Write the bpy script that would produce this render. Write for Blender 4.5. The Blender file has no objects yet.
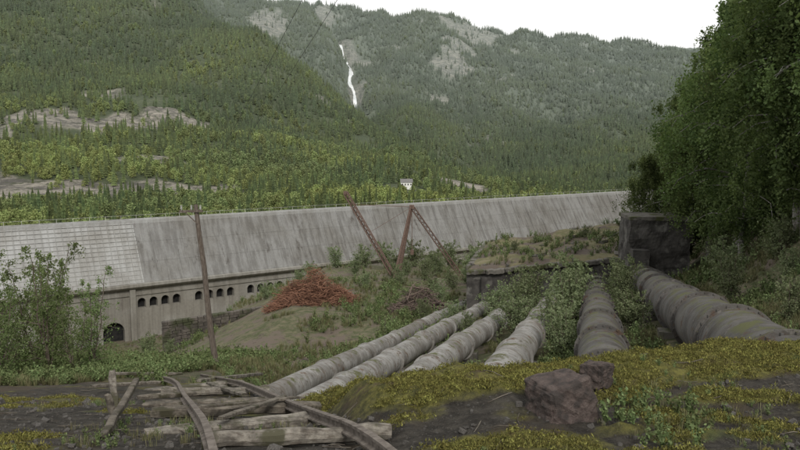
import bpy, math, random
import numpy as np
from mathutils import Vector, Matrix
random.seed(7); rng=np.random.default_rng(11)
S=bpy.context.scene
S.view_settings.view_transform='Standard'; S.view_settings.look='None'; S.view_settings.exposure=0

# ------------------------------------------------------------------ noise
def _h(ix,iy,s):
    v=np.sin(ix*127.1+iy*311.7+s*74.7)*43758.5453
    return v-np.floor(v)
def vn(x,y,s=0):
    x=np.asarray(x,float);y=np.asarray(y,float)
    ix=np.floor(x);iy=np.floor(y);fx=x-ix;fy=y-iy
    fx=fx*fx*(3-2*fx);fy=fy*fy*(3-2*fy)
    a=_h(ix,iy,s);b=_h(ix+1,iy,s);c=_h(ix,iy+1,s);d=_h(ix+1,iy+1,s)
    return (a*(1-fx)+b*fx)*(1-fy)+(c*(1-fx)+d*fx)*fy
def fbm(x,y,o=4,s=0):
    t=0;A=.5;n=0
    for i in range(o):
        t=t+A*vn(x*2**i+i*17.3,y*2**i-i*9.1,s+i);n+=A;A*=.5
    return t/n-.5
def ss(a,b,x):
    t=np.clip((x-a)/(b-a),0,1);return t*t*(3-2*t)

# ------------------------------------------------------------------ mountain terrain
# bearing (x/y), list of (distance m, degrees below the level line)
PROF=[
(-1.2,[(100,8.3),(300,5.4),(600,-2),(1000,-10),(1600,-22),(3600,-19)]),
(-.577,[(120,8.3),(200,6.4),(350,4.5),(600,-2),(900,-7.2),(1400,-14),(2200,-17.6),(3600,-16)]),
(-.36,[(130,8.3),(200,6.4),(400,3.7),(700,-2),(1000,-6.0),(1500,-13.3),(2200,-14.7),(3600,-14)]),
(-.2,[(130,8.3),(200,6.2),(450,3.7),(800,-1.6),(1200,-9.9),(1500,-8.2),(2200,-11.3),(3600,-9)]),
(-.13,[(130,8.3),(200,6.2),(450,3.3),(800,-.1),(1100,-6.6),(1400,-3.0),(1800,-8.7),(2300,-11.1),(3600,-9)]),
(-.058,[(130,8.3),(220,5.8),(450,3.3),(800,.8),(1000,-3.0),(1300,-.6),(1600,-3.2),(2300,-10.9),(3600,-8)]),
(0,[(130,8.3),(220,5.9),(500,2.9),(900,-.2),(1100,1.2),(1500,-3.2),(2300,-10.8),(3600,-8)]),
(.045,[(130,8.0),(230,5.9),(500,3.5),(800,1.5),(1000,2.3),(1600,-4.2),(2200,-10.9),(3600,-8)]),
(.075,[(130,8.0),(230,5.9),(500,3.7),(800,2.2),(1000,2.6),(1600,-4.0),(2200,-10.2),(3600,-7)]),
(.11,[(130,7.5),(250,6.0),(500,4.2),(750,3.0),(1000,2.8),(1600,-3.4),(2300,-9.0),(3600,-7)]),
(.144,[(130,7.5),(250,6.0),(500,4.4),(700,3.5),(1000,2.9),(1600,-3.1),(2300,-8.8),(3600,-7)]),
(.29,[(130,7),(250,5.8),(600,4.5),(900,3.3),(1500,-1.6),(2500,-8.4),(3600,-7)]),
(.433,[(130,6),(250,5.4),(600,4.1),(900,2.5),(1500,-1.6),(2500,-8.0),(3600,-7)]),
(1.2,[(130,5),(250,5.4),(600,3),(900,1),(1500,-3),(2500,-8),(3600,-7)])]
YG=np.exp(np.linspace(math.log(60),math.log(3700),260))
AG=np.linspace(-1.2,1.2,400)
T0=np.array([np.interp(YG,[k[0] for k in p],[-math.tan(math.radians(k[1]))*k[0] for k in p]) for _,p in PROF])
pa=[p[0] for p in PROF]
TB=np.array([np.interp(AG,pa,T0[:,j]) for j in range(len(YG))]).T
def blur(M,k,ax):
    w=np.exp(-np.linspace(-2,2,2*k+1)**2);w/=w.sum()
    P=np.pad(M,[(k,k) if i==ax else (0,0) for i in range(2)],mode='edge')
    return np.apply_along_axis(lambda v:np.convolve(v,w,'valid'),ax,P)
TB=blur(blur(TB,6,0),3,1)
def fallpath(y): return -.055-.039*(y-1600)/450+.0035*np.sin(y/47.)+.002*np.sin(y/19.)
def rockmask(x,y):
    a=x/np.maximum(y,1)
    n=fbm(x/90,y/90,5,5); n2=fbm(x/35,y/35,4,9); n3=fbm(x/12,y/12,3,19)
    m=np.zeros_like(n)
    g=np.exp(-((a-fallpath(y))/.024)**2)*ss(1350,1550,y)*ss(2350,2200,y)
    m=np.maximum(m,ss(.47,.60,g*.60+n*1.5+n2*.5))
    g=np.exp(-((a-.085-.00008*(y-2000))/.036)**2)*ss(1550,1850,y)*ss(2400,2250,y)
    m=np.maximum(m,ss(.40,.54,g*.60+n*1.7+n2*.6))
    g=np.exp(-((a+.19)/.03)**2)*ss(1700,1900,y)
    m=np.maximum(m,ss(.46,.66,g*.6+n*1.8))
    m=np.maximum(m,ss(.20,.30,n+.3*n2)*ss(800,1200,y))
    # road cuts on the near hillside
    c1=590+460*(a+.577)+22*np.sin(a*33)+8*np.sin(a*90)
    wd=34+30*fbm(a*9,a*0,3,33)
    g=ss(wd+7,wd-3,np.abs(y-c1+n2*34+n3*18))*ss(-.60,-.55,a)*ss(-.22,-.27,a)
    m=np.maximum(m,g)
    c2=385+60*(a+.577)+8*np.sin(a*50)
    wd=28+22*fbm(a*9,a*0,3,34)
    g=ss(wd+5,wd-3,np.abs(y-c2+n2*22+n3*12))*ss(-.20,-.27,a)*ss(-1.0,-.9,a)
    m=np.maximum(m,g)
    c3=760+300*(a+.577)
    g=ss(26,16,np.abs(y-c3+n2*50))*ss(-.7,-.6,a)*ss(-.38,-.42,a)*ss(-.05,.08,n)
    m=np.maximum(m,g)
    g=ss(26,14,np.hypot(x-50,(y-520)*.35)+n2*20); m=np.maximum(m,g)
    return m
def Mz(x,y):
    yy=np.clip(y,61,3690);a=np.clip(x/yy,-1.19,1.19)
    fi=(a+1.2)/2.4*399; i=np.clip(np.floor(fi).astype(int),0,398);fa=fi-i
    fj=(np.log(yy)-math.log(60))/(math.log(3700)-math.log(60))*259
    j=np.clip(np.floor(fj).astype(int),0,258);fb=fj-j
    z=(TB[i,j]*(1-fa)+TB[i+1,j]*fa)*(1-fb)+(TB[i,j+1]*(1-fa)+TB[i+1,j+1]*fa)*fb
    amp=ss(150,900,yy)
    w=x+60*fbm(x/200,y/300,3,3)
    rid=1-np.abs(fbm(w/170,y/420,4,21))*5
    z=z+amp*(fbm(x/260,y/260,5,1)*70+fbm(x/60,y/60,4,2)*20+(rid-.5)*42*ss(900,1600,yy))
    g=np.exp(-((a-fallpath(yy))/.010)**2)*ss(1450,1600,yy)*ss(2300,2150,yy)
    z=z-g*30
    return z
# ------------------------------------------------------------------ near ground
def Pz(x,y): return -6.9+.23*(x-12.7)-.2*(y-32)      # pipe centre plane
def edge_y(x): return 6.0+.22*np.maximum(x,0)+1.5*np.clip(-x,0,2.5)+.30*fbm(x*.9,x*0+3,4,8)
def track_x(y): return -.18-.356*(y-3.9)
OX,OY=-61.6,107.0
def damq(x,y): return (x-OX)*.589-(y-OY)*.808
def near_z(x,y):
    G=Pz(x,y)-.85
    Lz=np.maximum(-1.78-.30*(np.maximum(y,3.9)-3.9)+.10*(3.9-np.clip(y,1,3.9)),-31.5)
    G=np.maximum(G,-31.5)
    xb=np.maximum(track_x(y)+.12,-9.5); w=.30+.14*np.maximum(y-4.5,0)
    k=np.clip((x-xb)/w,0,1);wL=1-k*k*(3-2*k)
    le=ss(.7,-.5,x)
    Sl=-1.80-.05*(y-4)-.30*np.maximum(y-5.7,0)*le-.10*le
    ye=edge_y(x)
    t=np.clip((y-(ye-.15))/.7,0,1);ms=1-t*t*(3-2*t)
    mo=mossmask(x,y)
    Sl=Sl+.05*np.exp(-((y-(ye-.7))/.55)**2)*(1+2*fbm(x*1.5,y*1.5,3,4))+.16*fbm(x*1.6,y*1.6,4,6)+mo*(.03+.10*fbm(x*5,y*5,3,61)+.035*fbm(x*14,y*14,2,62))
    R=Sl*ms+G*(1-ms)
    z=Lz*wL+R*(1-wL)
    Pl=-15.4-.05*(y-70)+.42*np.minimum(x+10.5,0)
    mp=ss(46,62,y)*(1-ss(100,122,y))*ss(-28,-23,x)*(1-ss(10,25,x))
    z=z+mp*np.maximum(Pl-z,0)
    u=x*.963-y*.27
    hill=np.maximum(u-6.2,0); hill=np.where(hill<3,hill**2/6,hill-1.5)*.72
    z=z+np.minimum(hill,70)+ss(6,9,u)*ss(15,22,y)*fbm(x*.6,y*.6,4,66)*1.6
    z=z+.6*fbm(x/5,y/5,4,12)*ss(9,22,y)+.14*fbm(x*1.1,y*1.1,4,13)*ss(3,7,y)+.035*fbm(x*6,y*6,3,14)
    return z
def H(x,y):
    x=np.asarray(x,float);y=np.asarray(y,float)
    q=damq(x,y); wm=ss(1,6,-q)
    return near_z(x,y)*(1-wm)+Mz(x,y)*wm
def h(x,y): return float(H(np.array([x]),np.array([y]))[0])
def mossmask(x,y):
    ye=edge_y(x)
    n=fbm(x*.75,y*1.5,5,31)
    band=np.exp(-((y-(ye-.75))/.62)**2)
    m=ss(-.10,.03,n+.27*band-.01+.03*fbm(x*6,y*6,2,35))*(1-ss(ye-.1,ye+.5,y))*ss(.0,.6,x-track_x(y))
    m2=ss(.0,.14,n)*.8*(1-ss(11,18,y))*(1-ss(-.4,.1,x-track_x(y)))
    return np.maximum(m,m2)

# ------------------------------------------------------------------ node helpers
class NT:
    def __init__(s,mat):
        mat.use_nodes=True; s.t=mat.node_tree; s.t.nodes.clear()
    def n(s,typ,**k):
        nd=s.t.nodes.new(typ)
        for a,v in k.items(): setattr(nd,a,v)
        return nd
    def l(s,a,b): s.t.links.new(a,b)
def c4(c): return (c[0],c[1],c[2],1)
def mix(N,fac,a,b,mode='MIX'):
    m=N.n('ShaderNodeMix',data_type='RGBA',blend_type=mode)
    for sock,v in ((m.inputs[0],fac),(m.inputs[6],a),(m.inputs[7],b)):
        if isinstance(v,(int,float)): sock.default_value=v
        elif isinstance(v,tuple): sock.default_value=c4(v)
        else: N.l(v,sock)
    return m.outputs[2]
def noise(N,scale,detail=6,rough=.6,vec=None,stretch=None):
    nz=N.n('ShaderNodeTexNoise');nz.inputs['Scale'].default_value=scale
    nz.inputs['Detail'].default_value=detail;nz.inputs['Roughness'].default_value=rough
    if vec is None: vec=N.n('ShaderNodeTexCoord').outputs['Object']
    if stretch:
        mp=N.n('ShaderNodeMapping');mp.inputs['Scale'].default_value=stretch
        N.l(vec,mp.inputs[0]);vec=mp.outputs[0]
    N.l(vec,nz.inputs['Vector'])
    return nz.outputs['Fac']
def ramp(N,f,a,b):
    m=N.n('ShaderNodeMapRange',interpolation_type='SMOOTHSTEP')
    m.inputs[1].default_value=a;m.inputs[2].default_value=b;N.l(f,m.inputs[0]);return m.outputs[0]
def attr(N,name):
    return N.n('ShaderNodeAttribute',attribute_name=name).outputs['Fac']
def finish(N,col,rough=.9,bump=None,bs=.5,bd=.05,metal=0):
    p=N.n('ShaderNodeBsdfPrincipled');p.inputs['Roughness'].default_value=rough
    p.inputs['Specular IOR Level'].default_value=.25;p.inputs['Metallic'].default_value=metal
    if isinstance(col,tuple): p.inputs['Base Color'].default_value=c4(col)
    else: N.l(col,p.inputs['Base Color'])
    if bump is not None:
        b=N.n('ShaderNodeBump');b.inputs['Strength'].default_value=bs;b.inputs['Distance'].default_value=bd
        N.l(bump,b.inputs['Height']);N.l(b.outputs[0],p.inputs['Normal'])
    o=N.n('ShaderNodeOutputMaterial');N.l(p.outputs[0],o.inputs[0])
def simple(name,c1,c2,scale=3,stretch=None,rough=.9,bs=.5,bd=.03,c3=None,s3=.5,t3=(.5,.65)):
    m=bpy.data.materials.new(name);N=NT(m)
    n1=noise(N,scale,8,.65,stretch=stretch)
    col=mix(N,ramp(N,n1,.35,.65),c1,c2)
    if c3: col=mix(N,ramp(N,noise(N,s3,6,.6),*t3),col,c3)
    finish(N,col,rough,n1,bs,bd);return m
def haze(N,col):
    # air haze painted into base colours: far slopes turn paler and bluer with distance
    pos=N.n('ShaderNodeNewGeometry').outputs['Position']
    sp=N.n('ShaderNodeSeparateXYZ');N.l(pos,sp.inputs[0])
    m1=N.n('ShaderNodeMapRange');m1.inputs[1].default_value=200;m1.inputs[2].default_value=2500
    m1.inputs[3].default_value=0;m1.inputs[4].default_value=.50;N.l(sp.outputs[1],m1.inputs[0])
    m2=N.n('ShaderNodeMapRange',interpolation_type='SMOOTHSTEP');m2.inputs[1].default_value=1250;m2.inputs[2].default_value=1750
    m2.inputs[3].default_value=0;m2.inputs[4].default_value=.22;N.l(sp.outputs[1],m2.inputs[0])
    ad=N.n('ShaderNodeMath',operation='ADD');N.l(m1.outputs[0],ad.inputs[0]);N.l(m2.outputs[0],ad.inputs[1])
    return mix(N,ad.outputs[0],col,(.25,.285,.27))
def leafmat(name,cd,cl,trans=.3,hz=False,obj=True):
    m=bpy.data.materials.new(name);N=NT(m)
    a=attr(N,'lv')
    col=mix(N,a,cd,cl)
    if obj:
        r=N.n('ShaderNodeObjectInfo').outputs['Random']
        hs=N.n('ShaderNodeHueSaturation');N.l(col,hs.inputs['Color'])
        mr=N.n('ShaderNodeMapRange');mr.inputs[3].default_value=.72;mr.inputs[4].default_value=1.28;N.l(r,mr.inputs[0]);N.l(mr.outputs[0],hs.inputs['Value'])
        mr=N.n('ShaderNodeMapRange');mr.inputs[3].default_value=.485;mr.inputs[4].default_value=.515;N.l(r,mr.inputs[0]);N.l(mr.outputs[0],hs.inputs['Hue'])
        col=hs.outputs[0]
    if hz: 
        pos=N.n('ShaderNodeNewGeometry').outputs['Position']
        col=mix(N,ramp(N,noise(N,.006,3,.5,vec=pos),.38,.62),mix(N,1.0,col,(.88,.9,.9),'MULTIPLY'),mix(N,1.0,col,(1.3,1.25,1.02),'MULTIPLY'))  # warm bright and dimmer cool patches: sunlight painted into the foliage colour
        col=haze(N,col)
    d=N.n('ShaderNodeBsdfDiffuse');N.l(col,d.inputs[0])
    o=N.n('ShaderNodeOutputMaterial')
    if trans<=0: N.l(d.outputs[0],o.inputs[0]);return m
    t=N.n('ShaderNodeBsdfTranslucent');N.l(mix(N,1.0,col,(1.1,1.2,.7),'MULTIPLY'),t.inputs[0])
    ms=N.n('ShaderNodeMixShader');ms.inputs[0].default_value=trans
    N.l(d.outputs[0],ms.inputs[1]);N.l(t.outputs[0],ms.inputs[2])
    N.l(ms.outputs[0],o.inputs[0]);return m

# ------------------------------------------------------------------ mesh helpers
class MB:
    def __init__(s): s.v=[];s.f=[];s.m=[];s.lv=[]
    def add(s,v,f,mat=0,lv=.5):
        o=len(s.v);s.v+= [tuple(p) for p in v];s.f+=[tuple(i+o for i in q) for q in f]
        s.m+=[mat]*len(f);s.lv+=[lv]*len(v)
    def tube(s,pts,rad,n=7,mat=0,cap=True,lv=.5):
        pts=[Vector(p) for p in pts];V=[];F=[];k=len(pts)
        ref=None
        for i,p in enumerate(pts):
            d=(pts[min(i+1,k-1)]-pts[max(i-1,0)]).normalized()
            if ref is None: ref=Vector((1,0,0)) if abs(d.x)<.8 else Vector((0,0,1))
            a=d.cross(ref).normalized();b=d.cross(a).normalized()
            r=rad[i] if hasattr(rad,'__len__') else rad
            for j in range(n):
                t=2*math.pi*j/n;V.append(p+a*(math.cos(t)*r)+b*(math.sin(t)*r))
        for i in range(k-1):
            for j in range(n):
                F.append((i*n+j,i*n+(j+1)%n,(i+1)*n+(j+1)%n,(i+1)*n+j))
        if cap: F.append(tuple(range(n-1,-1,-1)));F.append(tuple((k-1)*n+j for j in range(n)))
        s.add(V,F,mat,lv)
    def box(s,c,sz,mat=0,M=None,jit=0):
        V=[]
        for x in(-.5,.5):
            for y in(-.5,.5):
                for z in(-.5,.5):
                    p=Vector((x*sz[0],y*sz[1],z*sz[2]))
                    if jit:p+=Vector([random.uniform(-jit,jit) for _ in range(3)])
                    if M: p=M@p
                    V.append(p+Vector(c))
        s.add(V,[(0,1,3,2),(4,6,7,5),(0,4,5,1),(2,3,7,6),(0,2,6,4),(1,5,7,3)],mat)
    def beam(s,a,b,w,hh,mat=0):
        a=Vector(a);b=Vector(b);d=b-a;q=d.to_track_quat('X','Z').to_matrix()
        s.box((a+b)/2,(d.length,w,hh),mat,q)
    def plank(s,a,b,w,hh,mat=0,seed=0,wob=.01):
        r=random.Random(seed);a=Vector(a);b=Vector(b);d=b-a;q=d.to_track_quat('X','Z').to_matrix();n=9;V=[];lv=r.random()
        for i in range(n+1):
            p=a.lerp(b,i/n)+q@Vector((0,r.uniform(-wob,wob),r.uniform(-wob,wob)*.6))
            e=.82 if i in(0,n) else 1
            ww=w*e*r.uniform(.92,1.06);h2=hh*e*r.uniform(.9,1.08)
            for y,z in((-.5,-.35),(-.35,-.5),(.35,-.5),(.5,-.35),(.5,.35),(.35,.5),(-.35,.5),(-.5,.35)):
                V.append(p+q@Vector((r.uniform(-.02,.02) if i in(0,n) else 0,y*ww,z*h2)))
        F=[(i*8+j,i*8+(j+1)%8,(i+1)*8+(j+1)%8,(i+1)*8+j) for i in range(n) for j in range(8)]+[tuple(range(7,-1,-1)),tuple(n*8+j for j in range(8))]
        s.add(V,F,mat,lv)
    def build(s,name,mats,smooth=False,link=True,loc=None):
        me=bpy.data.meshes.new(name);me.from_pydata(s.v,[],s.f)
        for m in mats: me.materials.append(m)
        me.polygons.foreach_set('material_index',s.m)
        if smooth: me.polygons.foreach_set('use_smooth',[True]*len(s.f))
        a=me.attributes.new('lv','FLOAT','POINT');a.data.foreach_set('value',s.lv)
        me.update()
        o=bpy.data.objects.new(name,me)
        if link: S.collection.objects.link(o)
        if loc: o.location=loc
        return o
def leaves(mb,C,size,mat,rng,lvfun=None,elong=1.5):
    n=len(C)
    d=rng.normal(size=(n,3));d/=np.linalg.norm(d,axis=1)[:,None]
    e=np.cross(d,rng.normal(size=(n,3)));e/=np.linalg.norm(e,axis=1)[:,None]
    sz=size*rng.uniform(.6,1.3,n)[:,None]
    d=d*sz*elong*.5;e=e*sz*.5
    V=np.stack([C-d,C+e*.9-d*.1,C+d,C-e*.9-d*.1],1).reshape(-1,3)
    o=len(mb.v);mb.v+=list(map(tuple,V.tolist()))
    mb.f+=[(o+4*i,o+4*i+1,o+4*i+2,o+4*i+3) for i in range(n)]
    mb.m+=[mat]*n
    lv=rng.uniform(0,1,n) if lvfun is None else lvfun(C)
    mb.lv+=np.repeat(lv,4).tolist()

def make_tree(name,Ht,R,nl,ls,seed,mats,stems=1,droop=.5,low=.12,link=False,nbr=None,spread=.5,shw=.6):
    r=random.Random(seed);g=np.random.default_rng(seed);mb=MB();cl=[]
    for st in range(stems):
        ang=r.uniform(0,6.28);lean=(0 if stems==1 else r.uniform(.15,.5))
        hs=Ht*(1 if st==0 else r.uniform(.55,1))
        P=[];k=9
        for i in range(k):
            t=i/(k-1)
            P.append(Vector((math.cos(ang)*lean*hs*t*.6+r.uniform(-1,1)*.012*hs*(i>0),math.sin(ang)*lean*hs*t*.6+r.uniform(-1,1)*.012*hs*(i>0),hs*t*(1-.15*lean)-(.3 if i==0 else 0))))
        r0=(.012 if stems==1 else .007)*hs+.008
        mb.tube(P,[r0*(1-.85*i/(k-1)) for i in range(k)],7,0)
        nb=nbr or int((12 if stems>1 else 46))
        for b in range(nb):
            t=low+(1-low)*(b+r.random())/nb
            f=t*(k-1);i=min(int(f),k-2);p=P[i].lerp(P[i+1],f-i)
            a=r.uniform(0,6.28)
            prof=(min(1,(t-low)/.25+.35))*(1-t)**.55*1.25+.12
            L=R*prof*r.uniform(.4,1.25)
            d=Vector((math.cos(a),math.sin(a),r.uniform(.25,.9)))
            Q=[p];q=p.copy();n=5
            for j in range(n):
                d2=d.copy();d2.z-=droop*(j/n)**1.2*1.8
                q=q+d2.normalized()*L/n+Vector([r.uniform(-.05,.05)*L for _ in range(3)]);Q.append(q.copy())
            rb=r0*(1-.8*t)*.4
            mb.tube(Q,[rb*(1-.8*j/n)+.003 for j in range(n+1)],4,0,False)
            for j in range(1,n+1):
                for s in range(3):
                    c=Q[j]+Vector((r.gauss(0,.13),r.gauss(0,.13),r.gauss(-.04*droop,.10)))*L
                    if r.random()<.75: cl.append((c,r.uniform(.10,.28)*(.5+.5*L/R)*R*spread))
    cc=np.array([c[0] for c in cl]);cr=np.array([c[1] for c in cl])
    shade=g.uniform(0,1,len(cl))
    idx=g.integers(0,len(cl),nl)
    off=g.normal(size=(nl,3))*cr[idx][:,None]*np.array([.5,.5,.6+.5*droop])
    off[:,2]-=np.abs(g.normal(size=nl))*cr[idx]*droop*.9
    C=cc[idx]+off
    sh=np.clip(shade[idx]*shw+g.uniform(0,1-shw,nl),0,1)
    leaves(mb,C,ls,1,g,lambda c:sh)
    return mb.build(name,mats,link=link)

def instancer(name,pts,rot,scl,protos,idx):
    col=bpy.data.collections.new(name+'_parts')
    for i,o in enumerate(protos):
        o.name='%02d_'%i+o.name; col.objects.link(o)
    me=bpy.data.meshes.new(name);n=len(pts)
    me.vertices.add(n);me.vertices.foreach_set('co',np.asarray(pts,np.float32).ravel())
    for nm,ty,ar in(('rot','FLOAT_VECTOR',rot),('scl','FLOAT_VECTOR',scl)):
        a=me.attributes.new(nm,ty,'POINT');a.data.foreach_set('vector',np.asarray(ar,np.float32).ravel())
    a=me.attributes.new('idx','INT','POINT');a.data.foreach_set('value',np.asarray(idx,np.int32))
    o=bpy.data.objects.new(name,me);S.collection.objects.link(o)
    ng=bpy.data.node_groups.new(name,'GeometryNodeTree')
    ng.interface.new_socket('Geometry',in_out='INPUT',socket_type='NodeSocketGeometry')
    ng.interface.new_socket('Geometry',in_out='OUTPUT',socket_type='NodeSocketGeometry')
    A=ng.nodes.new;gi=A('NodeGroupInput');go=A('NodeGroupOutput')
    ip=A('GeometryNodeInstanceOnPoints');ci=A('GeometryNodeCollectionInfo')
    ci.inputs['Collection'].default_value=col;ci.inputs['Separate Children'].default_value=True;ci.inputs['Reset Children'].default_value=True
    ip.inputs['Pick Instance'].default_value=True
    def na(nm,ty):
        q=A('GeometryNodeInputNamedAttribute');q.data_type=ty;q.inputs['Name'].default_value=nm;return q.outputs['Attribute']
    L=ng.links.new
    L(gi.outputs[0],ip.inputs['Points']);L(ci.outputs[0],ip.inputs['Instance'])
    L(na('idx','INT'),ip.inputs['Instance Index']);L(na('rot','FLOAT_VECTOR'),ip.inputs['Rotation']);L(na('scl','FLOAT_VECTOR'),ip.inputs['Scale'])
    L(ip.outputs[0],go.inputs[0])
    md=o.modifiers.new('scatter','NODES');md.node_group=ng
    return o

# ------------------------------------------------------------------ terrain meshes
NC=600
yr=np.concatenate([np.linspace(-2.8,9.5,430)[:-1],np.exp(np.linspace(math.log(15.5),math.log(3706),700))-6]);NR=len(yr)
ac=np.linspace(-1.15,1.15,NC)
Y,A_=np.meshgrid(yr,ac,indexing='ij');X=A_*(Y+6)
Z=H(X,Y)
RK=rockmask(X,Y)*ss(2,8,-damq(X,Y));MS=mossmask(X,Y)
split=int(np.searchsorted(yr,230))
def grid(name,r0,r1,mat):
    nr=r1-r0;V=np.stack([X[r0:r1],Y[r0:r1],Z[r0:r1]],-1).reshape(-1,3)
    i=np.arange(nr-1)[:,None]*NC+np.arange(NC-1)[None,:]
    F=np.stack([i,i+1,i+1+NC,i+NC],-1).reshape(-1,4)
    me=bpy.data.meshes.new(name)
    me.vertices.add(len(V));me.vertices.foreach_set('co',V.astype(np.float32).ravel())
    me.loops.add(F.size);me.loops.foreach_set('vertex_index',F.ravel().astype(np.int32))
    me.polygons.add(len(F));me.polygons.foreach_set('loop_start',(np.arange(len(F))*4).astype(np.int32))
    me.update(calc_edges=True);me.polygons.foreach_set('use_smooth',np.ones(len(F),bool))
    for nm,a in(('rock',RK),('moss',MS)):
        t=me.attributes.new(nm,'FLOAT','POINT');t.data.foreach_set('value',a[r0:r1].ravel().astype(np.float32))
    me.materials.append(mat);o=bpy.data.objects.new(name,me);S.collection.objects.link(o);return o
# ground material
m=bpy.data.materials.new('ground_soil');N=NT(m)
n1=noise(N,7,9,.7);n2=noise(N,.35,8,.7);n3=noise(N,60,5,.7)
soil=mix(N,ramp(N,n1,.38,.66),(.030,.026,.022),(.085,.076,.064))
soil=mix(N,ramp(N,n3,.56,.72),soil,(.17,.16,.14))
soil=mix(N,ramp(N,noise(N,1.1,6,.6),.50,.64),soil,(.080,.062,.042))
gr=mix(N,ramp(N,noise(N,1.6,8,.7),.38,.62),(.072,.085,.038),(.165,.148,.095))
geo=N.n('ShaderNodeNewGeometry').outputs['Position'];sp=N.n('ShaderNodeSeparateXYZ');N.l(geo,sp.inputs[0])
far=ramp(N,sp.outputs[1],9,20)
soilfar=mix(N,ramp(N,n2,.49,.58),gr,(.145,.118,.095))
soilfar=mix(N,ramp(N,noise(N,.8,8,.75),.56,.64),soilfar,(.075,.06,.048))
col=mix(N,far,soil,soilfar)
mo=mix(N,ramp(N,noise(N,11,7,.75),.35,.65),(.060,.062,.018),(.22,.205,.055))
mo=mix(N,ramp(N,noise(N,2.3,6,.7),.50,.64),mo,(.10,.075,.04))
mo=mix(N,ramp(N,noise(N,1.3,5,.6),.55,.65),mo,(.09,.115,.03))
q=N.n('ShaderNodeMath',operation='MULTIPLY_ADD');q.inputs[1].default_value=1.8;q.inputs[2].default_value=-.9;N.l(n1,q.inputs[0])
mf=N.n('ShaderNodeMath',operation='ADD');mf.use_clamp=True
N.l(attr(N,'moss'),mf.inputs[0]);N.l(q.outputs[0],mf.inputs[1])
mm=N.n('ShaderNodeMath',operation='MULTIPLY');N.l(mf.outputs[0],mm.inputs[0]);N.l(ramp(N,attr(N,'moss'),.02,.35),mm.inputs[1])
col=mix(N,mm.outputs[0],col,mo)
bm=N.n('ShaderNodeMath',operation='ADD');N.l(n1,bm.inputs[0]);N.l(n3,bm.inputs[1])
finish(N,col,.95,bm.outputs[0],.9,.05);MG=m
# mountain material
m=bpy.data.materials.new('forest_floor_rock');N=NT(m)
base=mix(N,ramp(N,noise(N,.03,8,.7),.35,.65),(.06,.080,.038),(.14,.16,.08))
base=mix(N,ramp(N,noise(N,.25,6,.7),.35,.65),base,(.07,.092,.043))
rk=mix(N,ramp(N,noise(N,.06,9,.8,stretch=(1,1,3)),.40,.60),(.12,.112,.10),(.45,.41,.35))
rk=mix(N,ramp(N,noise(N,.12,7,.75),.53,.62),rk,(.09,.10,.055))
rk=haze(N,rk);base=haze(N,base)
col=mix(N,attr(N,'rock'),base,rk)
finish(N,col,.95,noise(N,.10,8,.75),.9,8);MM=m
grid('ground',0,split+1,MG);grid('mountain_hillside',split,NR,MM)

# ------------------------------------------------------------------ forest
def conifer(seed,mat,bark,hh=14):
    r=random.Random(seed);mb=MB()
    mb.tube([(0,0,-1.5),(0,0,hh*.9)],[.2,.05],4,1,False)
    T=8
    for t in range(T):
        z=hh*(.06+.88*t/T);R=hh*.16*(1-t/T)**.85*r.uniform(.8,1.2)+.15;hz=hh/T*1.55
        n=7;V=[];F=[]
        for j in range(n*2):
            a=math.pi*j/n+t;rr=R*(r.uniform(.75,1.2) if j%2==0 else r.uniform(.4,.6))
            V.append((math.cos(a)*rr,math.sin(a)*rr,z-(.10*R if j%2==0 else -.1*R)+r.uniform(-.2,.2)))
        V.append((0,0,z+hz))
        F=[(j,(j+1)%(2*n),2*n) for j in range(2*n)]
        mb.add(V,F,0,r.uniform(.2,.9))
    return mb.build('spruce',[mat,bark],link=False)
def decid(seed,mat,bark,hh=9,nl=380,ls=.8):
    r=random.Random(seed);g=np.random.default_rng(seed);mb=MB()
    mb.tube([(0,0,-1),(0.1,0,hh*.4),(0,0.1,hh*.8)],[.16,.11,.04],4,1,False)
    cl=[]
    for i in range(26):
        t=r.uniform(.15,.98);a=r.uniform(0,6.28);q=math.sin(math.pi*min(1,t*.9+.08))**.7*hh*.27*r.uniform(.4,1)
        cl.append((math.cos(a)*q,math.sin(a)*q,t*hh,r.random()))
    cl=np.array(cl);idx=g.integers(0,len(cl),nl)
    C=cl[idx,:3]+g.normal(size=(nl,3))*hh*.07
    sh=np.clip(cl[idx,3]*.6+g.uniform(0,.4,nl),0,1)
    leaves(mb,C,ls,0,g,lambda c:sh,1.2)
    return mb.build('birch',[mat,bark],link=False)
bark=simple('bark_brown',(.08,.06,.05),(.16,.135,.11),6)
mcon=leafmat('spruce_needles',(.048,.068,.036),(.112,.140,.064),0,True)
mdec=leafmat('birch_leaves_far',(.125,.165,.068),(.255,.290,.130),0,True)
protos=[conifer(i,mcon,bark) for i in range(4)]+[decid(i+20,mdec,bark) for i in range(4)]
n=165000
a=rng.uniform(-.8,.8,n);yv=(rng.uniform(0,1,n)**(1/1.55))*2500+118
x=a*yv;keep=damq(x,yv)<-9
rm=rockmask(x,yv);dn=fbm(x/70,yv/70,4,41);dn2=fbm(x/300,yv/300,3,43)
keep&=(rm<.35)|(rng.uniform(0,1,n)<.10)
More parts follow.
